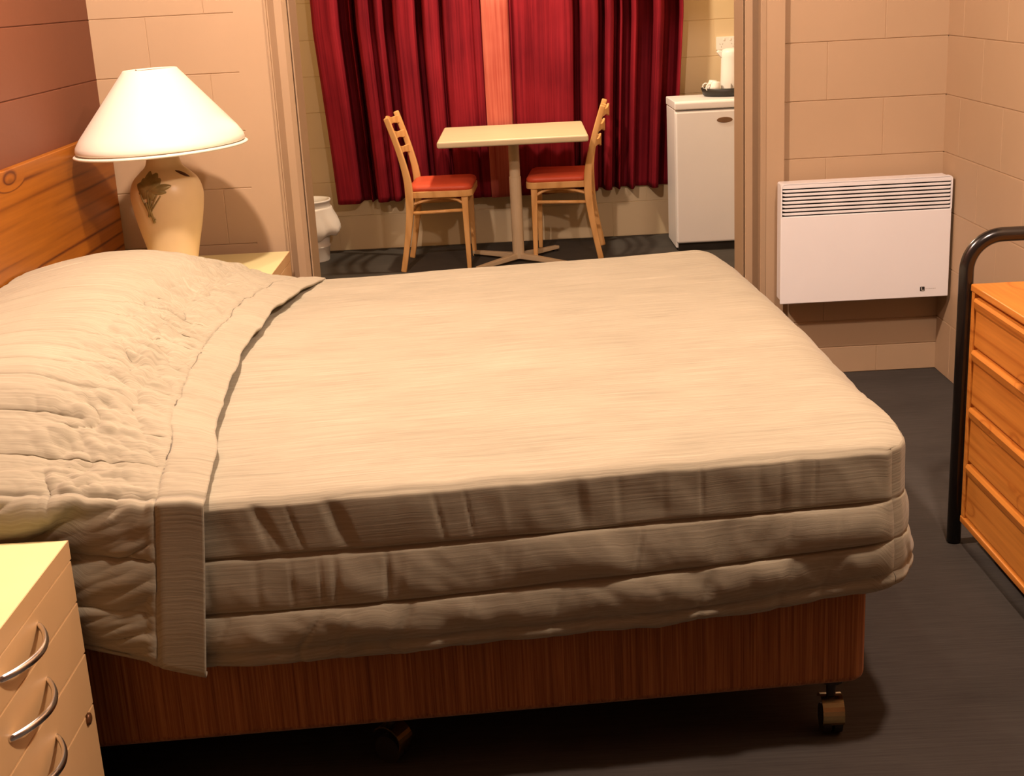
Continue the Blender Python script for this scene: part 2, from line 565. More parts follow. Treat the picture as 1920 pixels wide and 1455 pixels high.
# left wall of the bedroom: dark feature paint
bm = B()
block_wall(bm, (0, 0, 0), (0, 1, 0), (0, 0, 1), (1, 0, 0), YF, 0.0, courses(None, None), 0)
solid(bm, -0.15, -0.004, YF, 0.0)
struct(obj('wall_left', bm, M['feature_paint']))
bm = B()
block_wall(bm, (0, 0, 0), (0, 1, 0), (0, 0, 1), (1, 0, 0), T, YK, courses(0.1, 0.3), 0)
solid(bm, -0.15, -0.004, 0.0, YK)
struct(obj('wall_left_kitchen', bm, M['kitchen_paint']))
bm = B()
block_wall(bm, (W, 0, 0), (0, 1, 0), (0, 0, 1), (-1, 0, 0), -2.955, 0.0, courses(-0.155, -0.355), 0)
solid(bm, W + 0.004, W + 0.15, -2.955, 0.0)
struct(obj('wall_right', bm, M['block_paint']))
bm = B()
box(bm, W, W + 0.15, YF, -2.955, 0, H)
struct(obj('wall_right_front', bm, M['unseen_wall_dark']))  # unseen stretch split off and darkened to cut bounce onto the bed
bm = B()
block_wall(bm, (W, 0, 0), (0, 1, 0), (0, 0, 1), (-1, 0, 0), T, YK, courses(0.1, 0.3), 0)
solid(bm, W + 0.004, W + 0.15, 0.0, YK)
struct(obj('wall_right_kitchen', bm, M['kitchen_paint']))
bm = B()
box(bm, 0, W, YF - 0.15, YF, 0, H)
struct(obj('wall_front', bm, M['unseen_wall_dark']))
bm = B()
block_wall(bm, (0, YK, 0), (1, 0, 0), (0, 0, 1), (0, -1, 0), 0, W, courses(0.02, 0.22), 0)
solid(bm, 0, W, YK + 0.004, YK + 0.15)
struct(obj('wall_back', bm, M['kitchen_paint']))

# partition with the wide opening
OL, OR, OT = 0.69, 2.245, 2.08
bm = B()
block_wall(bm, (0, 0, 0), (1, 0, 0), (0, 0, 1), (0, -1, 0), 0, 0.50, courses(0.192, 0.395), 0)
solid(bm, 0, 0.60, 0.004, T - 0.004)
box(bm, 0.497, 0.598, -0.0012, 0.006, 0, H)
box(bm, 0.0, 0.60, T - 0.01, T, 0, H)
struct(obj('wall_partition_left', bm, M['block_paint']))
bm = B()
block_wall(bm, (0, 0, 0), (1, 0, 0), (0, 0, 1), (0, -1, 0), 2.385, W, courses(0.342, 0.142, half=True), 0)
solid(bm, 2.33, W, 0.004, T - 0.004)
box(bm, 2.322, 2.388, -0.024, 0.006, 0, H)
box(bm, 2.33, W, T - 0.01, T, 0, H)
struct(obj('wall_partition_right', bm, M['block_paint']))
bm = B()
box(bm, 0.60, 2.33, 0.0, T, OT + 0.09, H)
struct(obj('wall_partition_top', bm, M['block_paint']))
# pressed frame around the opening: bead, channel, flat face, deep reveal
def frame_side(name, s, x):
    # x: reveal position, s: +1 the frame runs to +x
    prof = [(0, T), (0, -0.010), (0.0015, -0.012), (0.0015, 0.006), (0.0050, 0.006), (0.0050, -0.020), (0.007, -0.022), (0.031, -0.022), (0.034, 0.006), (0.056, 0.006), (0.059, -0.024), (0.062, -0.026), (0.078, -0.026), (0.084, -0.020), (0.084, T)]
    if s < 0:
        prof = [(0, T), (0, -0.004), (0.003, -0.006), (0.003, 0.012), (0.0075, 0.012), (0.0075, -0.014), (0.020, -0.026), (0.022, -0.028), (0.048, -0.028), (0.074, -0.002), (0.077, -0.002), (0.079, -0.010), (0.085, -0.010), (0.087, 0.0), (0.092, 0.0), (0.092, T)]
    bm = B()
    prism(bm, [(x + s * a, b) for a, b in prof], 0, OT + 0.09, 'xy')
    return struct(obj(name, bm, M['frame_paint']))
frame_side('trim_1', -1, OL)
frame_side('trim_2', 1, OR)
bm = B()
box(bm, OL, OR, 0.0, T, OT, OT + 0.09)
struct(obj('trim_3', bm, M['frame_paint']))

# ------------------------------------------------------------------ headboard
hb = thing('headboard', 'long orange pine headboard fixed to the dark left wall behind the bed', 'headboard', (0.0135, -1.65, 0.62))
bm = B()
box(bm, -0.0125, 0.0125, -1.7, 1.632, -0.30, 0.405)
obj('board', bm, M['pine_head'], hb, bevel=0.003)

# ------------------------------------------------------------------ bed
TH = R(4)
BU = (math.cos(TH), math.sin(TH))
BO = (2.06 - 1.9 * BU[0], -2.475 - 1.9 * BU[1])
BL, BW = 1.888, 1.80
bed = thing('bed', 'wide bed with a brown velour base on brass castors under the quilted bedspread', 'bed', (BO[0], BO[1], 0), TH)
bm = B()
prism(bm, rrect(0, BL, 0, BW, 0.035, 6), 0.118, 0.335, 'xy')
obj('base', bm, M['velour'], bed, bevel=0.018, seg=3)
bm = B()
prism(bm, rrect(0.015, BL - 0.005, 0.0, BW, 0.07, 6), 0.336, 0.575, 'xy')
obj('mattress', bm, M['white_plastic'], bed, bevel=0.02, seg=3)

def caster(parent, x, y, rot):
    # plate + brass hooded wheel
    bm = B()
    lathe(bm, [(0, 0.118), (0.024, 0.118), (0.024, 0.112), (0.010, 0.110), (0.009, 0.080), (0, 0.080)], 16)
    st = obj('caster', bm, M['black_plastic'], parent, smooth=False)
    st.location = (x, y, 0)
    st.rotation_euler = (0, 0, rot)
    bm = B()
    # hood: open half cylinder with side cheeks
    seg = 14
    prof_o = [(0.034 * math.cos(R(a)), 0.046 + 0.034 * math.sin(R(a))) for a in np.linspace(-35, 150, seg)]
    prof_i = [(0.031 * math.cos(R(a)), 0.046 + 0.031 * math.sin(R(a))) for a in np.linspace(150, -35, seg)]
    prism(bm, prof_o + prof_i, -0.021, 0.021, 'xz')
    obj('wheel_hood', bm, M['brass'], st, smooth=False)
    bm = B()
    for y0, y1 in ((-0.019, -0.003), (0.003, 0.019)):
        pr = [(0.029 * math.cos(a), 0.029 + 0.029 * math.sin(a)) for a in (2 * math.pi * k / 24 for k in range(24))]
        prism(bm, pr, y0, y1, 'xz')
    obj('wheel', bm, M['black_plastic'], st, smooth=False)
for cx_, cy_, rot in ((1.826, 0.036, R(-95)), (0.962, 0.075, R(-35)), (0.10, 0.06, R(-60)), (1.80, 1.74, R(40)), (0.95, 1.72, R(80)), (0.10, 1.72, R(120))):
    caster(bed, cx_, cy_, rot)

# ------------------------------------------------------------------ bedspread
VN, VF = -0.040, 1.885
def interp(x, pts):
    return np.interp(x, [p[0] for p in pts], [p[1] for p in pts])

FOOT = [(-0.1, 1.908), (-0.04, 1.909), (-0.025, 1.922), (0.0, 1.938), (0.05, 1.950), (0.17, 1.965), (0.47, 1.995), (1.07, 2.022), (1.6, 2.035), (1.9, 2.03)]
def ztop(u, v):
    d_n = np.maximum(v - VN, 0)
    d_f = np.maximum(VF - v, 0)
    base = 0.609 + 0.014 * (u - 0.68) / 1.23
    crown = 0.014 * np.sin(np.pi * np.clip((v - VN) / (VF - VN), 0, 1)) ** 0.7
    near = 0.006 * np.clip(1 - d_n / 0.020, 0, 1) ** 2
    far = 0.045 * np.clip(1 - d_f / 0.11, 0, 1) ** 2
    return base + crown - near - far

HU = [(-0.15, 0.075), (-0.05, 0.095), (0.0, 0.110), (0.08, 0.132), (0.2, 0.152), (0.31, 0.150), (0.40, 0.128), (0.48, 0.088), (0.56, 0.046), (0.63, 0.018), (0.70, 0.004), (0.8, 0.0), (0.9, 0.0)]
_hx = np.linspace(-0.15, 0.9, 440)
_hy = np.interp(_hx, [p[0] for p in HU], [p[1] for p in HU])
_k = np.hanning(61)
_k /= _k.sum()
_hy = np.convolve(np.pad(_hy, 30, mode='edge'), _k, 'valid')
def hump(u, v):
    n = 0.30 + 0.70 * sstep(VN, 0.33, v)
    f = 1.0 - 0.45 * sstep(1.5, 1.92, v)
    c = 1.0 - 0.10 * np.exp(-((v - 0.92) / 0.16) ** 2)
    # the hollow in front of the pillow lies further out on the far side
    sh = 0.06 * sstep(0.9, 1.8, v)
    return np.interp(u - sh * sstep(0.25, 0.7, u), _hx, _hy) * n * f * c

SEAM = 0.112
def top_quilt(u, v, amp=0.0028):
    q = (v - VN) / SEAM
    d = np.abs(q - np.round(q)) * SEAM
    return amp * (np.abs(np.sin(np.pi * q)) ** 0.7 - 1.0) - 1.1 * amp * np.exp(-(d / 0.0035) ** 2)

def corner_round(du, dv, r):
    """distances from the two border lines -> pulled-in distances (rounds the corner)"""
    qx = np.clip((r - du) / r, 0, 1)
    qy = np.clip((r - dv) / r, 0, 1)
    nx = qx * np.sqrt(1 - qy ** 2 / 2)
    ny = qy * np.sqrt(1 - qx ** 2 / 2)
    return du + (qx - nx) * r, dv + (qy - ny) * r

def build_body():
    U0 = 0.612
    na, nb = 300, 300
    ns = 108
    a = np.linspace(0, 1, na)[:, None]
    b = np.linspace(0, 1, nb)[None, :]
    # denser rows close to both long edges
    b = 0.5 - 0.5 * np.cos(np.pi * b) * (0.55 + 0.45 * np.abs(np.cos(np.pi * b)))
    v = VN + (VF - VN) * b + 0 * a
    uf = interp(v, FOOT)
    u = U0 + (uf - U0) * a ** 0.9
    du, dv = corner_round(uf - u, VF - v, 0.17)
    u, v = uf - du, VF - dv
    du2, dv2 = corner_round(uf - u, v - VN, 0.02)
    u, v = uf - du2, VN + dv2
    z = ztop(u, v) + top_quilt(u, v, 0.0012) * (0.4 + np.clip(1.5 * (0.5 + vnoise(u * 1.5, v / SEAM * 1.0, 33)), 0, 1))
    z = z + 0.006 * fbm(u * 3.0, v * 5.0, 3, 3) + 0.0016 * fbm(u * 9, v * 30, 5, 2)
    edge = np.exp(-((v - VN) / 0.10) ** 2)
    z = z + 0.004 * edge * fbm(u * 11, v * 6, 9, 3)
    dfoot = uf - u
    z = z - 0.040 * np.clip(1 - dfoot / 0.10, 0, 1) ** 2 * sstep(0.05, 0.5, v) - 0.010 * np.clip(1 - dfoot / 0.05, 0, 1) ** 2
    top = np.stack([u, v, z], -1)

    def skirt(base, nrm, zb, seed, w_corner, path, bulge=0.0):
        """base (n,3) border, nrm (n,2) outward, zb list of (n,) seam heights below the border"""
        n = len(base)
        rows = []
        arcs = []
        prev = base[:, 2]
        prevoff = np.zeros(n)
        levels = [base[:, 2]] + zb
        per = ns // len(zb)
        s = 0.0
        for c in range(len(zb)):
            for k in range(1, per + 1):
                t = k / per
                zz = levels[c] * (1 - t) + levels[c + 1] * t
                amp = (0.0055, 0.0095, 0.0145)[c]
                puff = amp * (1 + 0.8 * vnoise(path * 5, c * 3.3, seed)) * np.sin(np.pi * min(max(t, 0.0), 1.0)) ** (0.35 if c == 0 else 0.5)
                lip = np.exp(-(t * 0.105 / 0.0032) ** 2) + (np.exp(-((1 - t) * 0.105 / 0.0032) ** 2) if c < len(zb) - 1 else 0)
                puff = puff - 0.0065 * lip
                wr = fbm(path * 9 + t * (1.6 * vnoise(path * 1.5, c, seed + 5)), t * 0.55 + c * 7.1, seed + c, 3)
                sl = 0.9 * vnoise(path * 1.3, c * 2.0, seed + 77)
                cr = np.clip(1 - np.abs(vnoise(path * 8.5 + sl * t, c * 5.37 + 0.5 + 0 * path, seed + 31)) * 13, 0, 1)
                cr2 = np.clip(1 - np.abs(vnoise(path * 19 + 1.5 * sl * t, c * 3.1 + 0.3 + 0 * path, seed + 41)) * 9, 0, 1)
                out = puff + ((0.007, 0.009, 0.013)[c] * wr - 0.0045 * cr - 0.0025 * cr2) * np.sin(np.pi * (0.5 if (c == len(zb) - 1 and t > 0.5) else t)) ** 0.5
                out = out * w_corner + 0.004
                dd = (c + t) / len(zb)
                out = out + bulge * dd ** 1.5 + 0.010 * sstep(0.1, 0.8, dd)
                zz = zz + 0.006 * vnoise(path * 6, c * 1.7, seed + 50) * (t if c == 0 else 1) * w_corner
                rows.append((out, zz))
        # rolled hem turning under
        o0, z0 = rows[-1]
        wv = (0.010 * vnoise(path * 9, 3.1, seed + 60) + 0.006 * vnoise(path * 23, 1.1, seed + 61)) * w_corner
        for k, (do, dz) in enumerate(((0.006, -0.010), (0.006, -0.020), (0.001, -0.028), (-0.008, -0.031), (-0.018, -0.026), (-0.026, -0.014), (-0.030, 0.0))):
            rows.append((o0 + do + 0.5 * wv, z0 + dz + wv * min(1, (k + 1) / 3)))
        P = np.stack([np.stack([base[:, 0] + nrm[:, 0] * o, base[:, 1] + nrm[:, 1] * o, zz], -1) for o, zz in rows], 1)
        return P

    # near side
    base = top[:, 0]
    uu = base[:, 0]
    s_end = sstep(1.965, 1.90, uu)
    ang = -np.pi / 2 + (np.pi / 4) * sstep(1.84, 1.910, uu)
    nr = np.stack([np.cos(ang), np.sin(ang)], -1)
    zb = [interp(uu, [(0.5, 0.502), (0.67, 0.500), (1.15, 0.499), (1.91, 0.513)]),
          interp(uu, [(0.5, 0.393), (0.66, 0.396), (1.15, 0.400), (1.6, 0.416), (1.91, 0.437)]),
          interp(uu, [(0.5, 0.318), (0.66, 0.322), (1.15, 0.327), (1.6, 0.338), (1.91, 0.372)])]
    wc = 0.1 + 0.9 * sstep(1.909, 1.865, uu)
    near = skirt(base, nr, zb, 11, wc, uu, 0.0)
    # far side
    basef = top[:, -1]
    tg = np.gradient(basef[:, :2], axis=0)
    tg /= np.linalg.norm(tg, axis=1)[:, None]
    nf = np.stack([-tg[:, 1], tg[:, 0]], -1)
    uf2 = basef[:, 0]
    zbf = [basef[:, 2] - 0.11, basef[:, 2] - 0.21, basef[:, 2] - 0.28]
    far = skirt(basef, nf, zbf, 23, np.ones(len(uf2)), uf2, 0.0)
    sheet = np.concatenate([far[:, ::-1], top[:, ::-1], near], 1)
    dd = np.linalg.norm(np.diff(sheet, axis=1), axis=2)
    arc = np.concatenate([np.zeros((na, 1)), np.cumsum(dd, 1)], 1)
    arc = arc - arc[:, [far.shape[1] + nb - 1]]
    UV = np.stack([sheet[..., 0], arc], -1)
    me1 = grid_mesh('quilted_cover', sheet, UV)
    # foot side
    baseq = top[-1, :]
    tg = np.gradient(baseq[:, :2], axis=0)
    tg /= np.linalg.norm(tg, axis=1)[:, None]
    nq = np.stack([tg[:, 1], -tg[:, 0]], -1)
    vv = baseq[:, 1]
    kk = sstep(0.06, VN, vv)
    ang = np.arctan2(nq[:, 1], nq[:, 0]) * (1 - kk) + kk * (-np.pi / 4)
    nq = np.stack([np.cos(ang), np.sin(ang)], -1)
    zq0, zq1, zq2 = zb[0][-1], zb[1][-1], zb[2][-1]
    z0 = baseq[:, 2]
    bl = sstep(VN, 0.5, vv)
    zbq = [zq0 * (1 - bl) + (z0 - 0.11) * bl, zq1 * (1 - bl) + (z0 - 0.21) * bl, zq2 * (1 - bl) + (z0 - 0.275) * bl]
    wc = 0.1 + 0.9 * sstep(VN, 0.04, vv)
    foot = skirt(baseq, nq, zbq, 37, wc, vv + 3.0, 0.0)
    # extra bulge of the hem roll on the foot side
    foot[:, -30:, 0] += (0.010 * sstep(VN, 0.05, vv))[:, None] * sstep(0, 1, np.linspace(0, 1.6, 30))[None, :]
    sheet2 = np.concatenate([baseq[:, None, :], foot], 1)
    dd = np.linalg.norm(np.diff(sheet2, axis=1), axis=2)
    arc2 = np.concatenate([np.zeros((len(vv), 1)), np.cumsum(dd, 1)], 1)
    UV2 = np.stack([np.repeat(vv[:, None] + 5, sheet2.shape[1], 1), arc2], -1)
    me2 = grid_mesh('foot_drop', sheet2, UV2)
    return me1, me2

def build_flap():
    na, nt_, ns = 220, 620, 108
    a = np.linspace(0, 1, na)
    UE = [(-0.1, 0.678), (0.07, 0.674), (0.33, 0.656), (0.63, 0.646), (0.955, 0.661), (1.286, 0.691), (1.6, 0.748), (1.744, 0.785), (1.9, 0.80)]
    b = np.linspace(0, 1, nt_)
    b = 0.5 - 0.5 * np.cos(np.pi * b) * (0.55 + 0.45 * np.abs(np.cos(np.pi * b)))
    vrow = VN + (VF - VN) * b
    ue = interp(vrow, UE)
    ue = np.convolve(np.pad(ue, 12, mode='edge'), np.hanning(25) / np.hanning(25).sum(), 'valid')
    ue = ue + 0.012 * fbm(vrow * 7, vrow * 0, 71, 3)
    us = (0.034 - BO[0] - BU[1] * -1 * vrow) / BU[0]      # starts along the headboard
    U = us[None, :] + (ue - us)[None, :] * a[:, None]
    V = vrow[None, :] + 0 * U
    SB = ue[None, :] - 0.082
    inner = sstep(0.0, 0.02, SB - U)
    Z = ztop(np.maximum(U, 0.5), V) + hump(U, V) + 0.010
    Z += inner * top_quilt(U, V, 0.0030)
    Z += 0.007 * fbm(U * 4, V * 4, 81, 3)
    # crumpled hollow in front of the pillows
    sh = 0.06 * sstep(0.9, 1.8, V)
    hollow = np.exp(-((U - 0.47 - sh) / 0.11) ** 2)
    Z += hollow * (0.020 * fbm(U * 13, V * 17, 91, 4) + 0.011 * fbm(U * 32 + V * 9, V * 36, 95, 2) - 0.008 * np.clip(1 - np.abs(vnoise(U * 11 + V * 3, V * 15, 97)) * 7, 0, 1))
    Z += 0.003 * fbm(U * 16, V * 22, 93, 2) * sstep(0.25, 0.45, U)
    # stitched border band: a groove on its inner line, a little body in the band
    Z -= 0.004 * np.exp(-((U - SB) / 0.005) ** 2)
    band = np.clip((U - SB) / 0.082, 0, 1)
    Z += 0.003 * np.sin(np.pi * band) ** 0.6
    wavy = 0.5 + vnoise(V * 6, 0.5, 99)
    Z += 0.0035 * np.clip(wavy, 0, 1) * sstep(0.3, 1.0, band) - 0.004 * sstep(0.6, 1, band)
    Z -= 0.014 * sstep(VF - 0.30, VF, V) * sstep(0.3, 0.7, U)
    top = np.stack([U, V, Z], -1)

    # near drop
    b0 = top[:, 0, 2]
    rows = []
    def lv(u):
        return [interp(u, [(-0.1, 0.575), (0.2, 0.562), (0.435, 0.545), (0.6, 0.512), (0.68, 0.500)]),
                interp(u, [(-0.1, 0.478), (0.2, 0.468), (0.43, 0.448), (0.6, 0.411), (0.68, 0.398)]),
                interp(u, [(-0.1, 0.405), (0.2, 0.398), (0.43, 0.375), (0.60, 0.318), (0.68, 0.292)])]
    per = ns // 3
    for c in range(3):
        for k in range(1, per + 1):
            t = k / per
            d = (c + t) / 3
            uer = ue[0] - 0.030 * d
            u = us[0] + (uer - us[0]) * a
            lev = [b0] + lv(u)
            zz = lev[c] * (1 - t) + lev[c + 1] * t
            inn = sstep(0.0, 0.02, uer - 0.082 - u)
            diag = u * 12 + d * 5.5
            puff = (0.014 * np.sin(np.pi * t) ** 0.6 - 0.005 * np.exp(-(min(t, 1 - t) / 0.05) ** 2)) * inn + 0.006 * (1 - inn)
            wr = fbm(diag, d * 2.5 + 0 * u, 111, 3)
            cr = np.clip(1 - np.abs(vnoise(diag * 0.8, d * 1.5 + c, 117)) * 6, 0, 1)
            env = np.sin(np.pi * t) ** 0.5
            out = 0.016 + puff + (0.022 * wr - 0.010 * cr) * env * inn + 0.008 * sstep(0.1, 0.8, d) - 0.004 * np.exp(-((u - uer + 0.082) / 0.005) ** 2)
            out = out * (0.22 + 0.78 * sstep(0.08, 0.5, u))
            rows.append(np.stack([u, VN - out, zz + 0.004 * vnoise(u * 8, c * 3.0, 121)], -1))

    last = rows[-1]
    for do, dz in ((0.0, -0.006), (-0.004, -0.009), (-0.010, -0.006)):
        r_ = last.copy()
        r_[:, 1] -= do
        r_[:, 2] += dz
        rows.append(r_)
    near = np.stack(rows, 1)
    # far drop
    rows = []
    bf = top[:, -1]
    for k in range(1, 31):
        t = k / 30
        o_ = 0.012 + 0.010 * np.abs(np.sin(3 * np.pi * t)) ** 0.5
        rows.append(np.stack([bf[:, 0], bf[:, 1] + o_, bf[:, 2] - 0.30 * t], -1))
    far = np.stack(rows, 1)
    sheet = np.concatenate([far[:, ::-1], top[:, ::-1], near], 1)
    dd = np.linalg.norm(np.diff(sheet, axis=1), axis=2)
    arc = np.concatenate([np.zeros((na, 1)), np.cumsum(dd, 1)], 1)
    arc = arc - arc[:, [far.shape[1] + nt_ - 1]]
    UV = np.stack([sheet[..., 0] + 9, arc], -1)
    return grid_mesh('pillow_flap', sheet, UV)

bs = thing('bedspread', 'quilted beige bedspread with stitched bands covering the bed and its pillows', 'bedspread', (BO[0], BO[1], 0), TH)
me1, me2 = build_body()
o = link('quilted_cover', me1, M['bedspread'], bs, smooth=True)
o = link('foot_drop', me2, M['bedspread'], bs, smooth=True)
o = link('pillow_flap', build_flap(), M['bedspread'], bs, smooth=True)
sd = o.modifiers.new('thick', 'SOLIDIFY')
sd.thickness = 0.007
sd.offset = -1.0

# ------------------------------------------------------------------ nightstands
NSX, NSH = 0.623, 0.58
def nightstand(y_far, label):
    t = thing('nightstand', label, 'nightstand', (0.045, y_far - 0.275, 0), 0, None)
    hw = 0.275
    x1 = NSX - 0.045
    bm = B()
    box(bm, 0.0, x1 - 0.018, -hw + 0.002, hw - 0.002, 0.0, NSH - 0.034)
    obj('body', bm, M['stand_front'], t, bevel=0.0015)
    bm = B()
    box(bm, 0.0, x1 - 0.002, -hw, hw, NSH - 0.034, NSH)
    obj('top', bm, M['stand_top'], t, bevel=0.0008)
    bm = B()
    box(bm, x1 - 0.002, x1, -hw, hw, NSH - 0.034, NSH - 0.0004)
    obj('edging', bm, M['stand_front'], t)
    lev = [(0.468, 0.543), (0.3705, 0.465), (0.271, 0.367), (0.06, 0.268)]
    for i, (z0, z1) in enumerate(lev):
        bm = B()
        box(bm, x1 - 0.018, x1, -hw + 0.002, hw - 0.002, z0, z1)
        d = obj('drawer' if i < 3 else 'door', bm, M['stand_front'], t, bevel=0.0015)
        if i < 3:
            zc = (0.515, 0.418, 0.315)[i]
            bm = B()
            pts = []
            rr = []
            for k in range(25):
                q = k / 24
                yy = 0.09 * (2 * q - 1)
                pts.append((x1 - 0.002 + 0.036 * math.sin(math.pi * q) ** 0.8, yy, zc))
                rr.append(0.0052 + 0.0012 * math.sin(math.pi * q))
            tube(bm, pts, rr, 12, squash=(1.1, 0.8))
            h = obj('handle', bm, M['chrome'], d, smooth=True)
            h['label'] = 'curved chrome bow handle'
        else:
            bm = B()
            lathe(bm, [(0, 0.006), (0.006, 0.006), (0.0105, 0.004), (0.011, 0.0), (0, 0.0)], 20)
            k = obj('lock', bm, M['lock_metal'], d, smooth=True)
            k.rotation_euler = (0, R(90), 0)
            k.location = (x1, hw - 0.040, 0.261)
            k['label'] = 'small round brown lock'
    return t
nightstand(-2.67, 'pale laminate nightstand with chrome bow handles in the near left corner')
nightstand(-0.08, 'pale nightstand under the table lamp on the far side of the bed')

# ------------------------------------------------------------------ table lamp
LX, LY = 0.303, -0.43
lamp = thing('table_lamp', 'cream vase table lamp with wide white cone shade on the far nightstand', 'lamp', (LX, LY, NSH))
VP = smooth_prof([(0.066, 0.0), (0.070, 0.03), (0.084, 0.10), (0.103, 0.18), (0.1145, 0.25), (0.1145, 0.285), (0.103, 0.318), (0.078, 0.345), (0.060, 0.362), (0.052, 0.385), (0.050, 0.41)], 60)
bm = B()
lathe(bm, [(0, 0.0)] + VP + [(0, 0.41)], 64)
obj('vase', bm, M['vase'], lamp, smooth=True)
def vr(z):
    return float(np.interp(z, [p[1] for p in VP], [p[0] for p in VP]))
def on_vase(phi, z, off):
    r = vr(z) + off
    return (r * math.cos(phi), r * math.sin(phi), z)
def petal(bm, phi, z, L, wd, ang, off=0.003):
    """leaf lying on the vase; ang measured from up, towards +phi"""
    n = 8
    rows = []
    for i in range(n + 1):
        s = i / n
        ww = wd * math.sin(math.pi * min(0.06 + 0.90 * s, 0.97)) ** 0.8
        row = []
        for k in (-1, -0.5, 0, 0.5, 1):
            du = s * L * math.sin(ang) + k * ww * math.cos(ang)
            dz = s * L * math.cos(ang) - k * ww * math.sin(ang)
            zz = z + dz
            lift = off * (1 - 0.8 * k * k) * (0.3 + 0.7 * math.sin(math.pi * s)) + 0.0006
            row.append(bm.verts.new(on_vase(phi + du / max(vr(zz), 0.03), zz, lift)))
        rows.append(row)
    for r0, r1 in zip(rows, rows[1:]):
        for k in range(4):
            bm.faces.new((r0[k], r0[k + 1], r1[k + 1], r1[k]))
PH = R(-107)     # the motif faces the camera, a little left of centre
bm = B()
zc = 0.300
for ang, L, wd in ((-70, 0.050, 0.016), (-42, 0.045, 0.017), (-12, 0.056, 0.016), (18, 0.052, 0.020), (48, 0.048, 0.020), (82, 0.074, 0.012), (98, 0.060, 0.010), (-105, 0.036, 0.014), (-140, 0.034, 0.013), (150, 0.036, 0.014)):
    petal(bm, PH, zc, L, wd, R(ang), 0.004)
obj('flower_relief', bm, M['vase_relief'], lamp, smooth=True)
bm = B()
for dphi, z0, dphi1, z1, r0 in ((0.0, 0.30, 0.0, 0.222, 0.0036), (-0.24, 0.290, -0.06, 0.236, 0.0030), (0.13, 0.29, 0.0, 0.240, 0.0030), (0.26, 0.286, 0.0, 0.236, 0.0028), (0.36, 0.282, 0.02, 0.232, 0.0024), (-0.08, 0.262, -0.02, 0.226, 0.0050), (0.0, 0.240, 0.06, 0.196, 0.0040), (0.06, 0.214, 0.12, 0.206, 0.0024), (-0.02, 0.240, -0.07, 0.216, 0.0034)):
    tube(bm, [on_vase(PH + dphi + (dphi1 - dphi) * q, z0 + (z1 - z0) * q, 0.001) for q in np.linspace(0, 1, 8)], r0, 8)
obj('stem_relief', bm, M['vase_relief'], lamp, smooth=True)
bm = B()
petal(bm, R(-48), 0.352, 0.048, 0.0055, R(118), 0.003)
k = obj('leaf_relief', bm, M['vase_leaf'], lamp, smooth=True)
k['label'] = 'dark brown leaf on the shoulder of the vase'
bm = B()
tube(bm, [(0, 0, 0.40), (0, 0, 0.62)], 0.007, 12)
obj('stem', bm, M['brass'], lamp, smooth=True)
bm = B()
lathe(bm, [(0, 0.44), (0.017, 0.44), (0.019, 0.48), (0.017, 0.51), (0, 0.512)], 20)
obj('bulb_holder', bm, M['white_plastic'], lamp, smooth=True)
# shade (tilted a touch)
def tilt(bm):
    bmesh.ops.rotate(bm, verts=bm.verts, cent=(0, 0, 0.42), matrix=Matrix.Rotation(R(-1.6), 3, 'Y'))
bm = B()
outer = [(0.259, 0.424), (0.265, 0.428), (0.2665, 0.435), (0.264, 0.446), (0.247, 0.472), (0.088, 0.662), (0.084, 0.667), (0.080, 0.668)]
inner = [(0.076, 0.664), (0.240, 0.470), (0.254, 0.448), (0.256, 0.430)]
lathe(bm, outer + inner, 96, close=True)
tilt(bm)
obj('lamp_shade', bm, M['lamp_shade'], lamp, smooth=True)
bm = B()
lathe(bm, [(0.0752, 0.6635), (0.239, 0.4705), (0.253, 0.448), (0.255, 0.432)], 96)
tilt(bm)
obj('shaded_inside', bm, M['shaded_inside'], lamp, smooth=True)  # inner skin added to carry the darker inside tone
bm = B()
lathe(bm, [(0.258, 0.4155), (0.270, 0.4135), (0.2745, 0.4155), (0.2755, 0.419), (0.271, 0.4225), (0.258, 0.4225)], 96, close=True)
bmesh.ops.rotate(bm, verts=bm.verts, cent=(0, 0, 0.42), matrix=Matrix.Rotation(R(-1.9), 3, 'Y'))
obj('shade_rim', bm, M['lamp_shade'], lamp, smooth=True)
bm = B()
for k in range(3):
    a = 2 * math.pi * k / 3 + 0.4
    tube(bm, [(0, 0, 0.612), (0.0795 * math.cos(a), 0.0795 * math.sin(a), 0.664)], 0.002, 8)
obj('shade_spider', bm, M['brass'], lamp, smooth=True)

# ------------------------------------------------------------------ wall heater
heat = thing('wall_heater', 'white electric panel heater with black louvres mounted low on the far wall', 'heater', (2.352, 0.0, 0.309))
HW, HHT = 0.597, 0.428
YP = -0.148
bm = B()
# front panel with rounded top corners and a louvre opening
box(bm, 0.0, HW, YP, YP + 0.012, 0.0, 0.312)
obj('front_panel', bm, M['white_enamel'], heat, bevel=0.003)
bm = B()
box(bm, 0.006, HW - 0.004, YP + 0.016, YP + 0.095, 0.004, HHT - 0.004)
obj('back_box', bm, M['white_enamel'], heat, bevel=0.006)
bm = B()
box(bm, 0.05, 0.09, YP + 0.095, -0.001, 0.05, 0.36)
obj('wall_bracket', bm, M['white_enamel'], heat)
bm = B()
box(bm, HW - 0.09, HW - 0.05, YP + 0.095, -0.001, 0.05, 0.36)
obj('wall_bracket', bm, M['white_enamel'], heat)
bm = B()
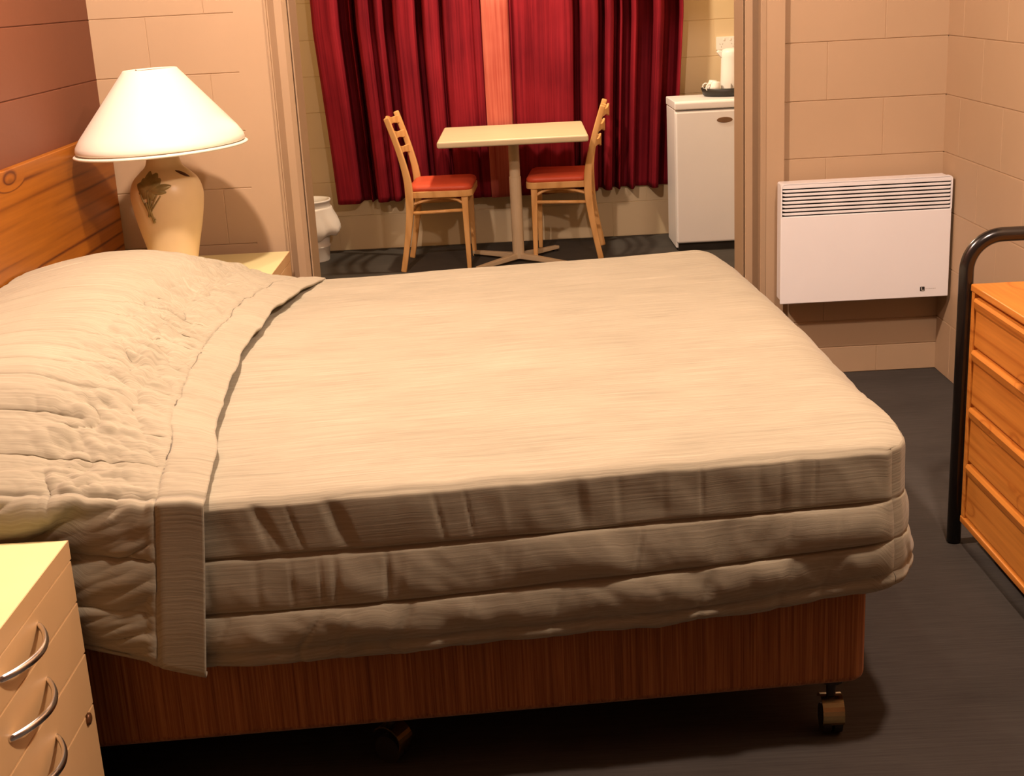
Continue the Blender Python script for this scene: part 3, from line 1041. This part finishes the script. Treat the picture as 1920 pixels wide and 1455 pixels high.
# frame of the grille: left/right stiles and the top rail with rounded corners
prism(bm, [(0, 0.312), (0.005, 0.312), (0.005, HHT - 0.012), (0.010, HHT - 0.004), (HW - 0.010, HHT - 0.004), (HW - 0.005, HHT - 0.012), (HW - 0.005, 0.312), (HW, 0.312)]
      + [(HW - 0.012 + 0.012 * math.cos(R(a)), HHT - 0.012 + 0.012 * math.sin(R(a))) for a in range(0, 91, 15)]
      + [(0.012 + 0.012 * math.cos(R(a)), HHT - 0.012 + 0.012 * math.sin(R(a))) for a in range(90, 181, 15)], YP, YP + 0.020, 'xz')
obj('grille_frame', bm, M['white_enamel'], heat)
bm = B()
box(bm, 0.004, HW - 0.004, YP + 0.0115, YP + 0.0155, 0.306, HHT - 0.008)
obj('grille_backing', bm, M['dark_slot'], heat)
bm = B()
box(bm, 0.0055, HW - 0.0055, YP + 0.001, YP + 0.010, 0.4095, HHT - 0.005)
for i in range(7):
    z0 = 0.3165 + i * 0.01335
    prism(bm, [(0.006, z0 + 0.0030), (0.016, z0), (HW - 0.012, z0), (HW - 0.006, z0 + 0.002), (HW - 0.006, z0 + 0.0080), (0.006, z0 + 0.0080)], YP + 0.001, YP + 0.009, 'xz')
obj('louvres', bm, M['white_enamel'], heat, bevel=0.0008, seg=1)
bm = B()
prism(bm, rrect(0.4965, 0.5125, 0.0225, 0.0385, 0.0022, 3), YP - 0.0012, YP + 0.001, 'xz')
bd = obj('badge', bm, M['dark_slot'], heat)
bd['label'] = 'small black square badge with a white L'
bm = B()
box(bm, 0.5013, 0.5032, YP - 0.0019, YP - 0.001, 0.0248, 0.0365)
box(bm, 0.5013, 0.5096, YP - 0.0019, YP - 0.001, 0.0248, 0.0266)
obj('badge_letter', bm, M['white_mark'], bd)
bm = B()
xx = 0.516
for wd in (0.005, 0.004, 0.006, 0.004, 0.005, 0.004):
    box(bm, xx, xx + wd, YP - 0.0004, YP + 0.0008, 0.0302, 0.0313)
    xx += wd + 0.0016
obj('badge_line', bm, M['grey_mark'], bd)

# ------------------------------------------------------------------ chest of drawers in its black tube frame
CX0, CY1, CLEN = 2.520, -1.596, 0.82
chest = thing('chest_of_drawers', 'knotty orange pine chest of drawers held in a black tube frame', 'chest of drawers', (CX0, CY1, 0))
CD = 0.40
bm = B()
box(bm, 0.016, CD, -CLEN, -0.001, 0.085, 0.672)
obj('carcass', bm, M['pine_chest'], chest)
bm = B()
box(bm, 0.0, CD + 0.005, -CLEN - 0.004, 0.004, 0.672, 0.690)
obj('top', bm, M['pine_chest'], chest, bevel=0.003)
bm = B()
box(bm, 0.0, CD, -CLEN - 0.002, 0.002, 0.066, 0.084)
obj('plinth_strip', bm, M['pine_chest'], chest, bevel=0.003)
bm = B()
box(bm, 0.002, 0.017, -0.020, 0.0, 0.085, 0.671)
obj('stile', bm, M['pine_chest'], chest, bevel=0.001)
bm = B()
box(bm, 0.002, 0.017, -CLEN, -CLEN + 0.020, 0.085, 0.671)
obj('stile', bm, M['pine_chest'], chest, bevel=0.001)
zs = [0.665, 0.534, 0.386, 0.236, 0.086]
for i in range(4):
    z1, z0 = zs[i] - 0.004, zs[i + 1] + 0.004
    bm = B()
    # front board with a thumb-moulded top lip
    prism(bm, [(0.016, z0), (0.007, z0), (0.005, z0 + 0.004), (0.006, z1 - 0.034), (0.002, z1 - 0.026), (-0.002, z1 - 0.008), (0.002, z1), (0.016, z1)], -CLEN + 0.024, -0.026, 'xz')
    obj('drawer', bm, M['pine_chest'], chest)
def hoop(bm, y, x0, x1, h, r):
    rb = 0.085
    pts = [(x0, y, 0.004), (x0, y, h - rb)]
    pts += [(x0 + rb - rb * math.cos(R(a)), y, h - rb + rb * math.sin(R(a))) for a in range(8, 91, 8)]
    pts += [(x1 - rb + rb * math.sin(R(a)), y, h - rb + rb * math.cos(R(a))) for a in range(2, 91, 8)]
    pts += [(x1, y, 0.004)]
    return tube(bm, pts, r, 20)
for y in (0.022, -CLEN - 0.024):
    bm = B()
    hoop(bm, y, -0.006, CD - 0.006, 0.805, 0.0178)
    o = obj('tube_hoop', bm, M['black_tube'], chest, smooth=True)
    o['label'] = 'bent black steel tube end frame'

# ------------------------------------------------------------------ kitchen: pedestal table
tab = thing('pedestal_table', 'small square cream topped pedestal table between the two wooden chairs', 'table', (1.455, 2.42, 0), R(-1.0))
TZ = 0.701
bm = B()
prism(bm, rrect(-0.384, 0.384, -0.365, 0.365, 0.012, 4), TZ - 0.034, TZ, 'xy')
obj('table_top', bm, M['laminate'], tab, bevel=0.010, seg=3)
bm = B()
tube(bm, [(0, 0, 0.018), (0, 0, 0.46), (0, 0, 0.461), (0, 0, TZ - 0.036)], [0.032, 0.032, 0.029, 0.029], 20)
obj('column', bm, M['table_metal'], tab, smooth=False)
bm = B()
box(bm, -0.14, 0.14, -0.14, 0.14, TZ - 0.042, TZ - 0.035)
obj('mounting_plate', bm, M['dark_slot'], tab)
for k in range(4):
    a = R(45 + 90 * k + 4)
    bm = B()
    L = 0.33
    prism(bm, [(0.0, 0.016), (L, 0.012), (L, 0.030), (0.03, 0.046), (0, 0.046)], -0.016, 0.016, 'xz')
    leg = obj('foot_arm', bm, M['table_metal'], tab, bevel=0.003)
    leg.rotation_euler = (0, 0, a)
    bm = B()
    lathe(bm, [(0, 0.0), (0.016, 0.0), (0.018, 0.012), (0, 0.012)], 14, (L - 0.018, 0, 0))
    obj('foot_pad', bm, M['black_plastic'], leg)

# ------------------------------------------------------------------ chairs
def sweep_rect(bm, path, wx, wy):
    """rectangular section swept in the xz plane: path of (x,y,z); wx thickness across, wy along y"""
    rings = []
    n = len(path)
    for i, p in enumerate(path):
        p = Vector(p)
        t = (Vector(path[min(i + 1, n - 1)]) - Vector(path[max(i - 1, 0)])).normalized()
        nx = Vector((t.z, 0, -t.x))
        if nx.length < 1e-5:
            nx = Vector((1, 0, 0))
        nx.normalize()
        w_ = wx[i] if isinstance(wx, (list, tuple)) else wx
        yv = Vector((0, 1, 0))
        rings.append([bm.verts.new(p + nx * sx * w_ / 2 + yv * sy * wy / 2) for sx, sy in ((-1, -1), (1, -1), (1, 1), (-1, 1))])
    for a, b in zip(rings, rings[1:]):
        for j in range(4):
            bm.faces.new((a[j], a[(j + 1) % 4], b[(j + 1) % 4], b[j]))
    bm.faces.new(rings[0][::-1])
    bm.faces.new(rings[-1])

def make_chair(label):
    t = thing('dining_chair', label, 'chair', (0, 0, 0), 0, 'ladder back dining chairs at the table')
    SH, D, HWd = 0.445, 0.335, 0.205
    post = smooth_prof([(-0.058, 0.0), (-0.030, 0.14), (-0.006, 0.29), (0.0, 0.40), (-0.006, 0.50), (-0.040, 0.65), (-0.092, 0.815)], 22)
    for s in (-1, 1):
        bm = B()
        sweep_rect(bm, [(x, s * (HWd - 0.010), z) for x, z in post], [0.030 + 0.012 * math.exp(-((z - 0.4) / 0.16) ** 2) for x, z in post], 0.026)
        obj('rear_post', bm, M['chair_wood'], t, bevel=0.006, seg=2)
        bm = B()
        sweep_rect(bm, [(D - 0.045 + 0.006 * (1 - z / 0.41), s * (HWd - 0.030 + 0.012 * (1 - z / 0.41)), z) for z in np.linspace(0, 0.41, 8)], [0.022 + 0.014 * z / 0.41 for z in np.linspace(0, 0.41, 8)], 0.030)
        obj('front_leg', bm, M['chair_wood'], t, bevel=0.005, seg=2)
    # bowed ladder slats with a shaped lower edge
    for zc in (0.775, 0.697, 0.617):
        xb = float(np.interp(zc, [p[1] for p in post], [p[0] for p in post]))
        bm = B()
        rows = []
        for i in range(21):
            q = i / 20
            y = -(HWd - 0.02) + 2 * (HWd - 0.02) * q
            bow = -0.034 * math.sin(math.pi * q)
            hh = 0.016 + 0.010 * (1 - abs(2 * q - 1)) + 0.006 * math.cos(4 * math.pi * q)
            top = zc + hh * 0.8 + 0.008 * math.sin(math.pi * q)
            bot = zc - hh
            rows.append([bm.verts.new((xb + bow + dx, y, zz)) for dx, zz in ((-0.006, bot), (0.006, bot), (0.004, top), (-0.008, top))])
        for a, b in zip(rows, rows[1:]):
            for j in range(4):
                bm.faces.new((a[j], a[(j + 1) % 4], b[(j + 1) % 4], b[j]))
        bm.faces.new(rows[0][::-1])
        bm.faces.new(rows[-1])
        obj('slat', bm, M['chair_wood'], t, bevel=0.003, seg=2)
    # seat frame: rounded trapezoid ring, cushion on it
    def outline(k, r):
        pts = rrect(-0.012 + k, D - k, -HWd + k, HWd - k, r, 8)
        return [(x, y * (0.93 + 0.07 * x / D)) for x, y in pts]
    bm = B()
    prism(bm, outline(0.0, 0.055), SH - 0.055, SH - 0.020, 'xy')
    obj('seat_frame', bm, M['chair_wood'], t, bevel=0.004)
    bm = B()
    rings = []
    for k, z in ((0.008, -0.020), (0.003, -0.012), (0.004, -0.002), (0.012, 0.008), (0.03, 0.014), (0.07, 0.018), (0.12, 0.020)):
        rings.append([bm.verts.new((x, y, SH + z)) for x, y in outline(k, max(0.055 - k, 0.02) if k < 0.05 else 0.03)])
    for a, b in zip(rings, rings[1:]):
        n = len(a)
        for j in range(n):
            bm.faces.new((a[j], a[(j + 1) % n], b[(j + 1) % n], b[j]))
    bm.faces.new(rings[-1])
    bm.faces.new(rings[0][::-1])
    c = obj('seat_cushion', bm, M['seat_vinyl'], t, smooth=True)
    # stretchers
    for s in (-1, 1):
        bm = B()
        tube(bm, [(-0.002, s * (HWd - 0.012), 0.312), (D - 0.045, s * (HWd - 0.024), 0.318)], 0.0095, 12)
        obj('stretcher', bm, M['chair_wood'], t, smooth=True)
        bm = B()
        pts = smooth_prof([(0.004, 0.355), (0.09, 0.375), (0.17, 0.382), (0.24, 0.375), (D - 0.05, 0.35)], 14)
        tube(bm, [(x, s * (HWd - 0.06 + 0.035 * abs(2 * i / 13 - 1)), z) for i, (x, z) in enumerate(pts)], 0.008, 10)
        obj('brace', bm, M['chair_wood'], t, smooth=True)
    bm = B()
    tube(bm, [(-0.006, -HWd + 0.02, 0.30), (-0.006, HWd - 0.02, 0.30)], 0.009, 12)
    obj('stretcher', bm, M['chair_wood'], t, smooth=True)
    return t

def copy_tree(o, parent=None):
    c = o.copy()
    COL.objects.link(c)
    if parent is not None:
        c.parent = parent
    for ch in list(o.children):
        copy_tree(ch, c)
    return c
chair_a = make_chair('wooden ladder back chair left of the table with an orange seat')
chair_a['label'] = 'wooden ladder back chair on the left of the table, bright orange seat, facing right'
kids = list(chair_a.children)
chair_b = copy_tree(chair_a)
chair_b['label'] = 'wooden ladder back chair on the right of the table beside the fridge, facing left'
chair_a.location = (0.905, 2.475, 0)
chair_a.rotation_euler = (0, 0, R(-3.5))
chair_b.location = (1.862, 2.565, 0)
chair_b.rotation_euler = (0, 0, R(174))

# ------------------------------------------------------------------ curtains
def curtain(name, label, segs, x_lit=None):
    """segs: list of (x, depth) fold profile along the window (depth towards the wall)"""
    xs = np.array([s[0] for s in segs])
    ds = np.array([s[1] for s in segs])
    n = 420
    x = np.linspace(xs[0], xs[-1], n)
    d = np.interp(x, xs, ds)
    k = np.hanning(9)
    k /= k.sum()
    d = np.convolve(np.pad(d, 4, mode='edge'), k, 'valid')
    z = np.linspace(0.296, 2.2, 60)
    X, Zg = np.meshgrid(x, z, indexing='ij')
    D = d[:, None] + 0 * Zg
    # the folds narrow a little towards the hem and swing gently
    t = (Zg - 0.296) / 1.9
    Y = 2.832 + D * (0.92 + 0.15 * t) + 0.006 * fbm(X * 9, Zg * 1.3, 5, 2) + 0.010 * np.sin(Zg * 2.2 + X * 3) * (1 - t) * 0.6
    Xw = X + 0.010 * vnoise(X * 3, Zg * 1.2, 8)
    xc = 1.42
    Xw = xc + (Xw - xc) * (1.0 - 0.058 * (1 - np.clip((Zg - 0.296) / 0.95, 0, 1.0)))
    Zw = Zg + 0.008 * vnoise(X * 4, 0.3, 3) * (1 - t)
    P = np.stack([Xw, Y, Zw], -1)
    arc = np.r_[0, np.cumsum(np.hypot(np.diff(x), np.diff(d)))]
    UV = np.stack([np.repeat(arc[:, None], len(z), 1) + (3 if x_lit else 0), Zg], -1)
    me = grid_mesh(name, P, UV)
    root = thing('curtain', label, 'curtain', (0, 0, 0))
    root.location = (float(x.mean()), 2.86, 0)
    me.transform(Matrix.Translation((-float(x.mean()), -2.86, 0)))
    if x_lit:
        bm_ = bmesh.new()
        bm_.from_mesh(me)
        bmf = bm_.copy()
        xm = x_lit - float(x.mean())
        # split along the seam of the lit-coloured leading width (columns, so the cut follows the fold)
        col = int(np.searchsorted(x, x_lit))
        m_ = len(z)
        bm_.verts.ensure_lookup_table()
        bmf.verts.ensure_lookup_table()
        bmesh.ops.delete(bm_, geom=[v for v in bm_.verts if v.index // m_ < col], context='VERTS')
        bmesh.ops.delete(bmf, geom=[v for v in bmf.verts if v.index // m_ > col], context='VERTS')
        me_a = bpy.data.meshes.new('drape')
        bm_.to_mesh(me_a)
        me_b = bpy.data.meshes.new('lit_edge')
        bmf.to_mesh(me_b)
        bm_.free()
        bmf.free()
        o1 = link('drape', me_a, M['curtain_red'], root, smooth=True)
        o2 = link('lit_edge', me_b, M['curtain_lit'], root, smooth=True)
        o2['label'] = 'leading edge of the red curtain, coloured salmon as if lit'
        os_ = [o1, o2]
    else:
        os_ = [link('drape', me, M['curtain_red'], root, smooth=True)]
    for o_ in os_:
        s = o_.modifiers.new('thick', 'SOLIDIFY')
        s.thickness = 0.003
    return root
DP = 0.15
L = [(0.385, 0.03), (0.40, 0.0), (0.50, 0.0), (0.524, 0.015), (0.534, DP), (0.582, DP), (0.592, 0.05), (0.600, 0.045), (0.606, DP), (0.622, DP), (0.630, 0.02), (0.65, 0.0), (0.695, 0.005), (0.704, 0.05), (0.726, 0.06), (0.735, 0.01), (0.755, 0.005), (0.772, 0.03), (0.780, DP), (0.824, DP), (0.834, 0.02), (0.86, 0.0), (0.92, 0.0), (0.948, 0.015), (0.957, DP), (0.984, DP), (0.992, 0.02), (1.01, 0.0), (1.06, 0.01), (1.080, 0.03), (1.087, 0.08), (1.098, 0.08), (1.106, 0.015), (1.14, 0.0), (1.20, 0.008), (1.25, 0.01), (1.262, 0.03), (1.272, 0.012), (1.335, 0.012)]
Rr = [(1.317, -0.012), (1.34, -0.02), (1.42, -0.014), (1.463, 0.0), (1.472, 0.05), (1.482, 0.05), (1.49, 0.0), (1.54, -0.005), (1.60, 0.018), (1.65, 0.0), (1.72, 0.012), (1.76, 0.0), (1.80, 0.0), (1.822, 0.01), (1.831, DP), (1.858, DP), (1.868, 0.015), (1.89, 0.0), (1.94, 0.004), (1.963, 0.02), (1.970, DP), (1.994, DP), (2.002, 0.02), (2.025, 0.0), (2.048, 0.02), (2.056, DP), (2.075, DP), (2.083, 0.035), (2.098, 0.035), (2.106, DP), (2.145, DP), (2.156, 0.02), (2.168, 0.006), (2.180, 0.04), (2.195, DP), (2.270, DP), (2.282, 0.02), (2.30, 0.0), (2.325, 0.02), (2.338, DP + 0.01), (2.408, DP + 0.01), (2.418, 0.06), (2.432, 0.05)]
curtain('left_curtain', 'dark red curtain covering the left half of the window behind the table', L)
curtain('right_curtain', 'dark red curtain with an edge coloured salmon as if lit, right half of the window', Rr, 1.468)
bm = B()
tube(bm, [(0.30, 2.89, 2.215), (2.55, 2.89, 2.215)], 0.012, 14)
rod = obj('curtain_rod', bm, M['chrome'], None, smooth=True)
tag(rod, 'thin curtain rod above the red curtains', 'curtain rod')

# ------------------------------------------------------------------ bar fridge and what stands on it
fr = thing('bar_fridge', 'white waist high bar fridge right of the red curtains', 'fridge', (2.322, 2.44, 0), R(0))
FH, FW, FD = 0.806, 0.50, 0.38
bm = B()
box(bm, 0.0, FW, 0.045, FD, 0.012, FH - 0.045)
obj('cabinet', bm, M['white_enamel'], fr, bevel=0.006)
bm = B()
box(bm, 0.0, FW, 0.0, 0.043, 0.045, FH - 0.052)
dr = obj('door', bm, M['white_enamel'], fr, bevel=0.012, seg=3)
bm = B()
prism(bm, [(0.0, FH - 0.043), (FD, FH - 0.043), (FD, FH), (0.010, FH), (0.0, FH - 0.010)], -0.003, FW + 0.003, 'yz')
obj('top_lid', bm, M['white_enamel'], fr, bevel=0.005)
bm = B()
box(bm, 0.012, FW - 0.012, 0.03, FD, 0.0, 0.044)
obj('kick_plate', bm, M['black_plastic'], fr)
bm = B()
pr = [(0.262 + 0.042 * math.cos(a), 0.700 + 0.015 * math.sin(a)) for a in (2 * math.pi * k / 32 for k in range(32))]
prism(bm, pr, -0.003, 0.001, 'xz')
eb = obj('emblem', bm, M['badge_brown'], dr, bevel=0.001)
eb['label'] = 'small brown oval emblem'
ZT = FH
# tray
tray = thing('serving_tray', 'shallow black oval tray on top of the white fridge', 'tray', (2.66, 2.70, ZT))
bm = B()
lathe(bm, [(0, 0.0), (0.135, 0.0), (0.150, 0.006), (0.162, 0.044), (0.158, 0.045), (0.146, 0.010), (0.132, 0.005), (0, 0.005)], 56, sq=(1.0, 0.82))
obj('tray_body', bm, M['black_plastic'], tray, smooth=True)
# kettle
ket = thing('kettle', 'tall white plastic jug kettle standing on the black tray', 'kettle', (2.665, 2.69, ZT + 0.006))
bm = B()
lathe(bm, [(0, 0.0), (0.062, 0.0), (0.064, 0.012), (0.060, 0.10), (0.0575, 0.20), (0.058, 0.222), (0.050, 0.236), (0.03, 0.243), (0, 0.244)], 40)
obj('jug', bm, M['white_plastic'], ket, smooth=True)
bm = B()
prism(bm, [(-0.050, 0.185), (-0.066, 0.205), (-0.084, 0.226), (-0.076, 0.236), (-0.045, 0.232)], -0.018, 0.018, 'xz')
obj('spout', bm, M['white_plastic'], ket, bevel=0.006)
bm = B()
tube(bm, [(0.050, 0, 0.215), (0.085, 0, 0.215), (0.098, 0, 0.195), (0.100, 0, 0.12), (0.094, 0, 0.065), (0.08, 0, 0.05), (0.055, 0, 0.05)], 0.010, 12)
obj('handle', bm, M['white_plastic'], ket, smooth=True)
bm = B()
prism(bm, [(-0.018, 0.020), (-0.016, 0.062), (-0.004, 0.046), (-0.006, 0.036)], -0.066, -0.058, 'xz')
obj('level_window', bm, M['grey_mark'], ket)
# two cups lying in the tray
def cup(loc, rot, label):
    t = thing('tea_cup', label, 'cup', loc, 0, 'tea cups in the tray')
    t.rotation_euler = rot
    bm = B()
    lathe(bm, [(0, 0.0), (0.021, 0.0), (0.023, 0.006), (0.031, 0.025), (0.036, 0.062), (0.0335, 0.062), (0.028, 0.026), (0.02, 0.008), (0, 0.008)], 32)
    obj('bowl', bm, M['china'], t, smooth=True)
    bm = B()
    tube(bm, [(0.036, 0, 0.050), (0.048, 0, 0.049), (0.054, 0, 0.040), (0.051, 0, 0.027), (0.042, 0, 0.020), (0.029, 0, 0.021)], 0.0042, 10)
    obj('handle', bm, M['china'], t, smooth=True)
    return t
cup((2.573, 2.652, ZT + 0.080), (R(180), R(-8), R(195)), 'white tea cup upside down at the front of the tray, left of the kettle')
cup((2.572, 2.745, ZT + 0.080), (R(180), R(-6), R(170)), 'white tea cup upside down at the back of the tray by the wall')
bm = B()
box(bm, -0.022, 0.022, -0.015, 0.015, 0, 0.006)
sc_ = obj('tea_sachet', bm, M['sachet'], None, bevel=0.002)
sc_.location = (2.640, 2.605, ZT + 0.0062)
sc_.rotation_euler = (0, 0, R(20))
tag(sc_, 'small yellow sachet lying in the tray in front of the kettle', 'sachet')

# power point on the kitchen wall
pp = thing('wall_socket', 'white double power socket on the kitchen wall above the kettle', 'socket', (2.690, YK, 1.068))
bm = B()
prism(bm, rrect(-0.060, 0.060, -0.036, 0.036, 0.004, 4), -0.012, -0.0002, 'xz')
obj('plate', bm, M['white_plastic'], pp, bevel=0.002)
for sx in (-1, 1):
    bm = B()
    for dx, dz, rot in ((-0.007, 0.002, 0.5), (0.007, 0.002, -0.5), (0.0, -0.013, 0)):
        c_, s_ = math.cos(rot), math.sin(rot)
        pr = [(sx * 0.033 + dx + a * c_ - b * s_, -0.006 + dz + a * s_ + b * c_) for a, b in ((-0.0013, -0.004), (0.0013, -0.004), (0.0013, 0.004), (-0.0013, 0.004))]
        prism(bm, pr, -0.0125, -0.0115, 'xz')
    obj('outlet', bm, M['grey_mark'], pp)
    bm = B()
    box(bm, sx * 0.018 - 0.005, sx * 0.018 + 0.005, -0.0145, -0.011, 0.014, 0.027)
    obj('switch', bm, M['white_mark'], pp, bevel=0.001)

# ------------------------------------------------------------------ waste bin with a bag
bn = thing('waste_bin', 'white plastic bin lined with a bag behind the left door jamb', 'bin', (0.285, 2.745, 0))
bm = B()
lathe(bm, [(0, 0.0), (0.098, 0.0), (0.100, 0.004), (0.106, 0.075), (0.112, 0.082), (0.113, 0.088), (0.107, 0.094), (0.124, 0.30), (0.128, 0.334), (0.132, 0.337), (0.132, 0.346), (0.124, 0.346), (0.121, 0.312), (0.103, 0.094), (0.096, 0.008), (0, 0.008)], 48)
obj('bin_body', bm, M['white_plastic'], bn, smooth=True)
seg = 72
prof = [(0.1262, 0.296), (0.128, 0.305), (0.131, 0.306), (0.1335, 0.296), (0.137, 0.272), (0.146, 0.236), (0.156, 0.200), (0.157, 0.180), (0.146, 0.162), (0.134, 0.154)]
bm = B()
rings = []
for i, (r, z) in enumerate(prof):
    ring = []
    q = max(i - 2, 0) / (len(prof) - 3)
    for j in range(seg):
        a = 2 * math.pi * j / seg
        wv = float(fbm(np.array(a * 2.2), np.array(z * 9), 7, 3)) * 0.035 * q
        lob = 0.028 * q * max(0, math.cos(a - 0.05)) ** 3
        dz = (0.02 * math.sin(a * 3 + 1.0) + 0.014 * math.sin(a * 7)) * q
        ring.append(bm.verts.new(((r + wv + lob) * math.cos(a), (r + wv) * math.sin(a), z + dz)))
    rings.append(ring)
for a, b in zip(rings, rings[1:]):
    for j in range(seg):
        bm.faces.new((a[j], a[(j + 1) % seg], b[(j + 1) % seg], b[j]))
bg = obj('bin_liner', bm, M['bag_plastic'], bn, smooth=True)
bg['label'] = 'crumpled white plastic bag folded over the rim'
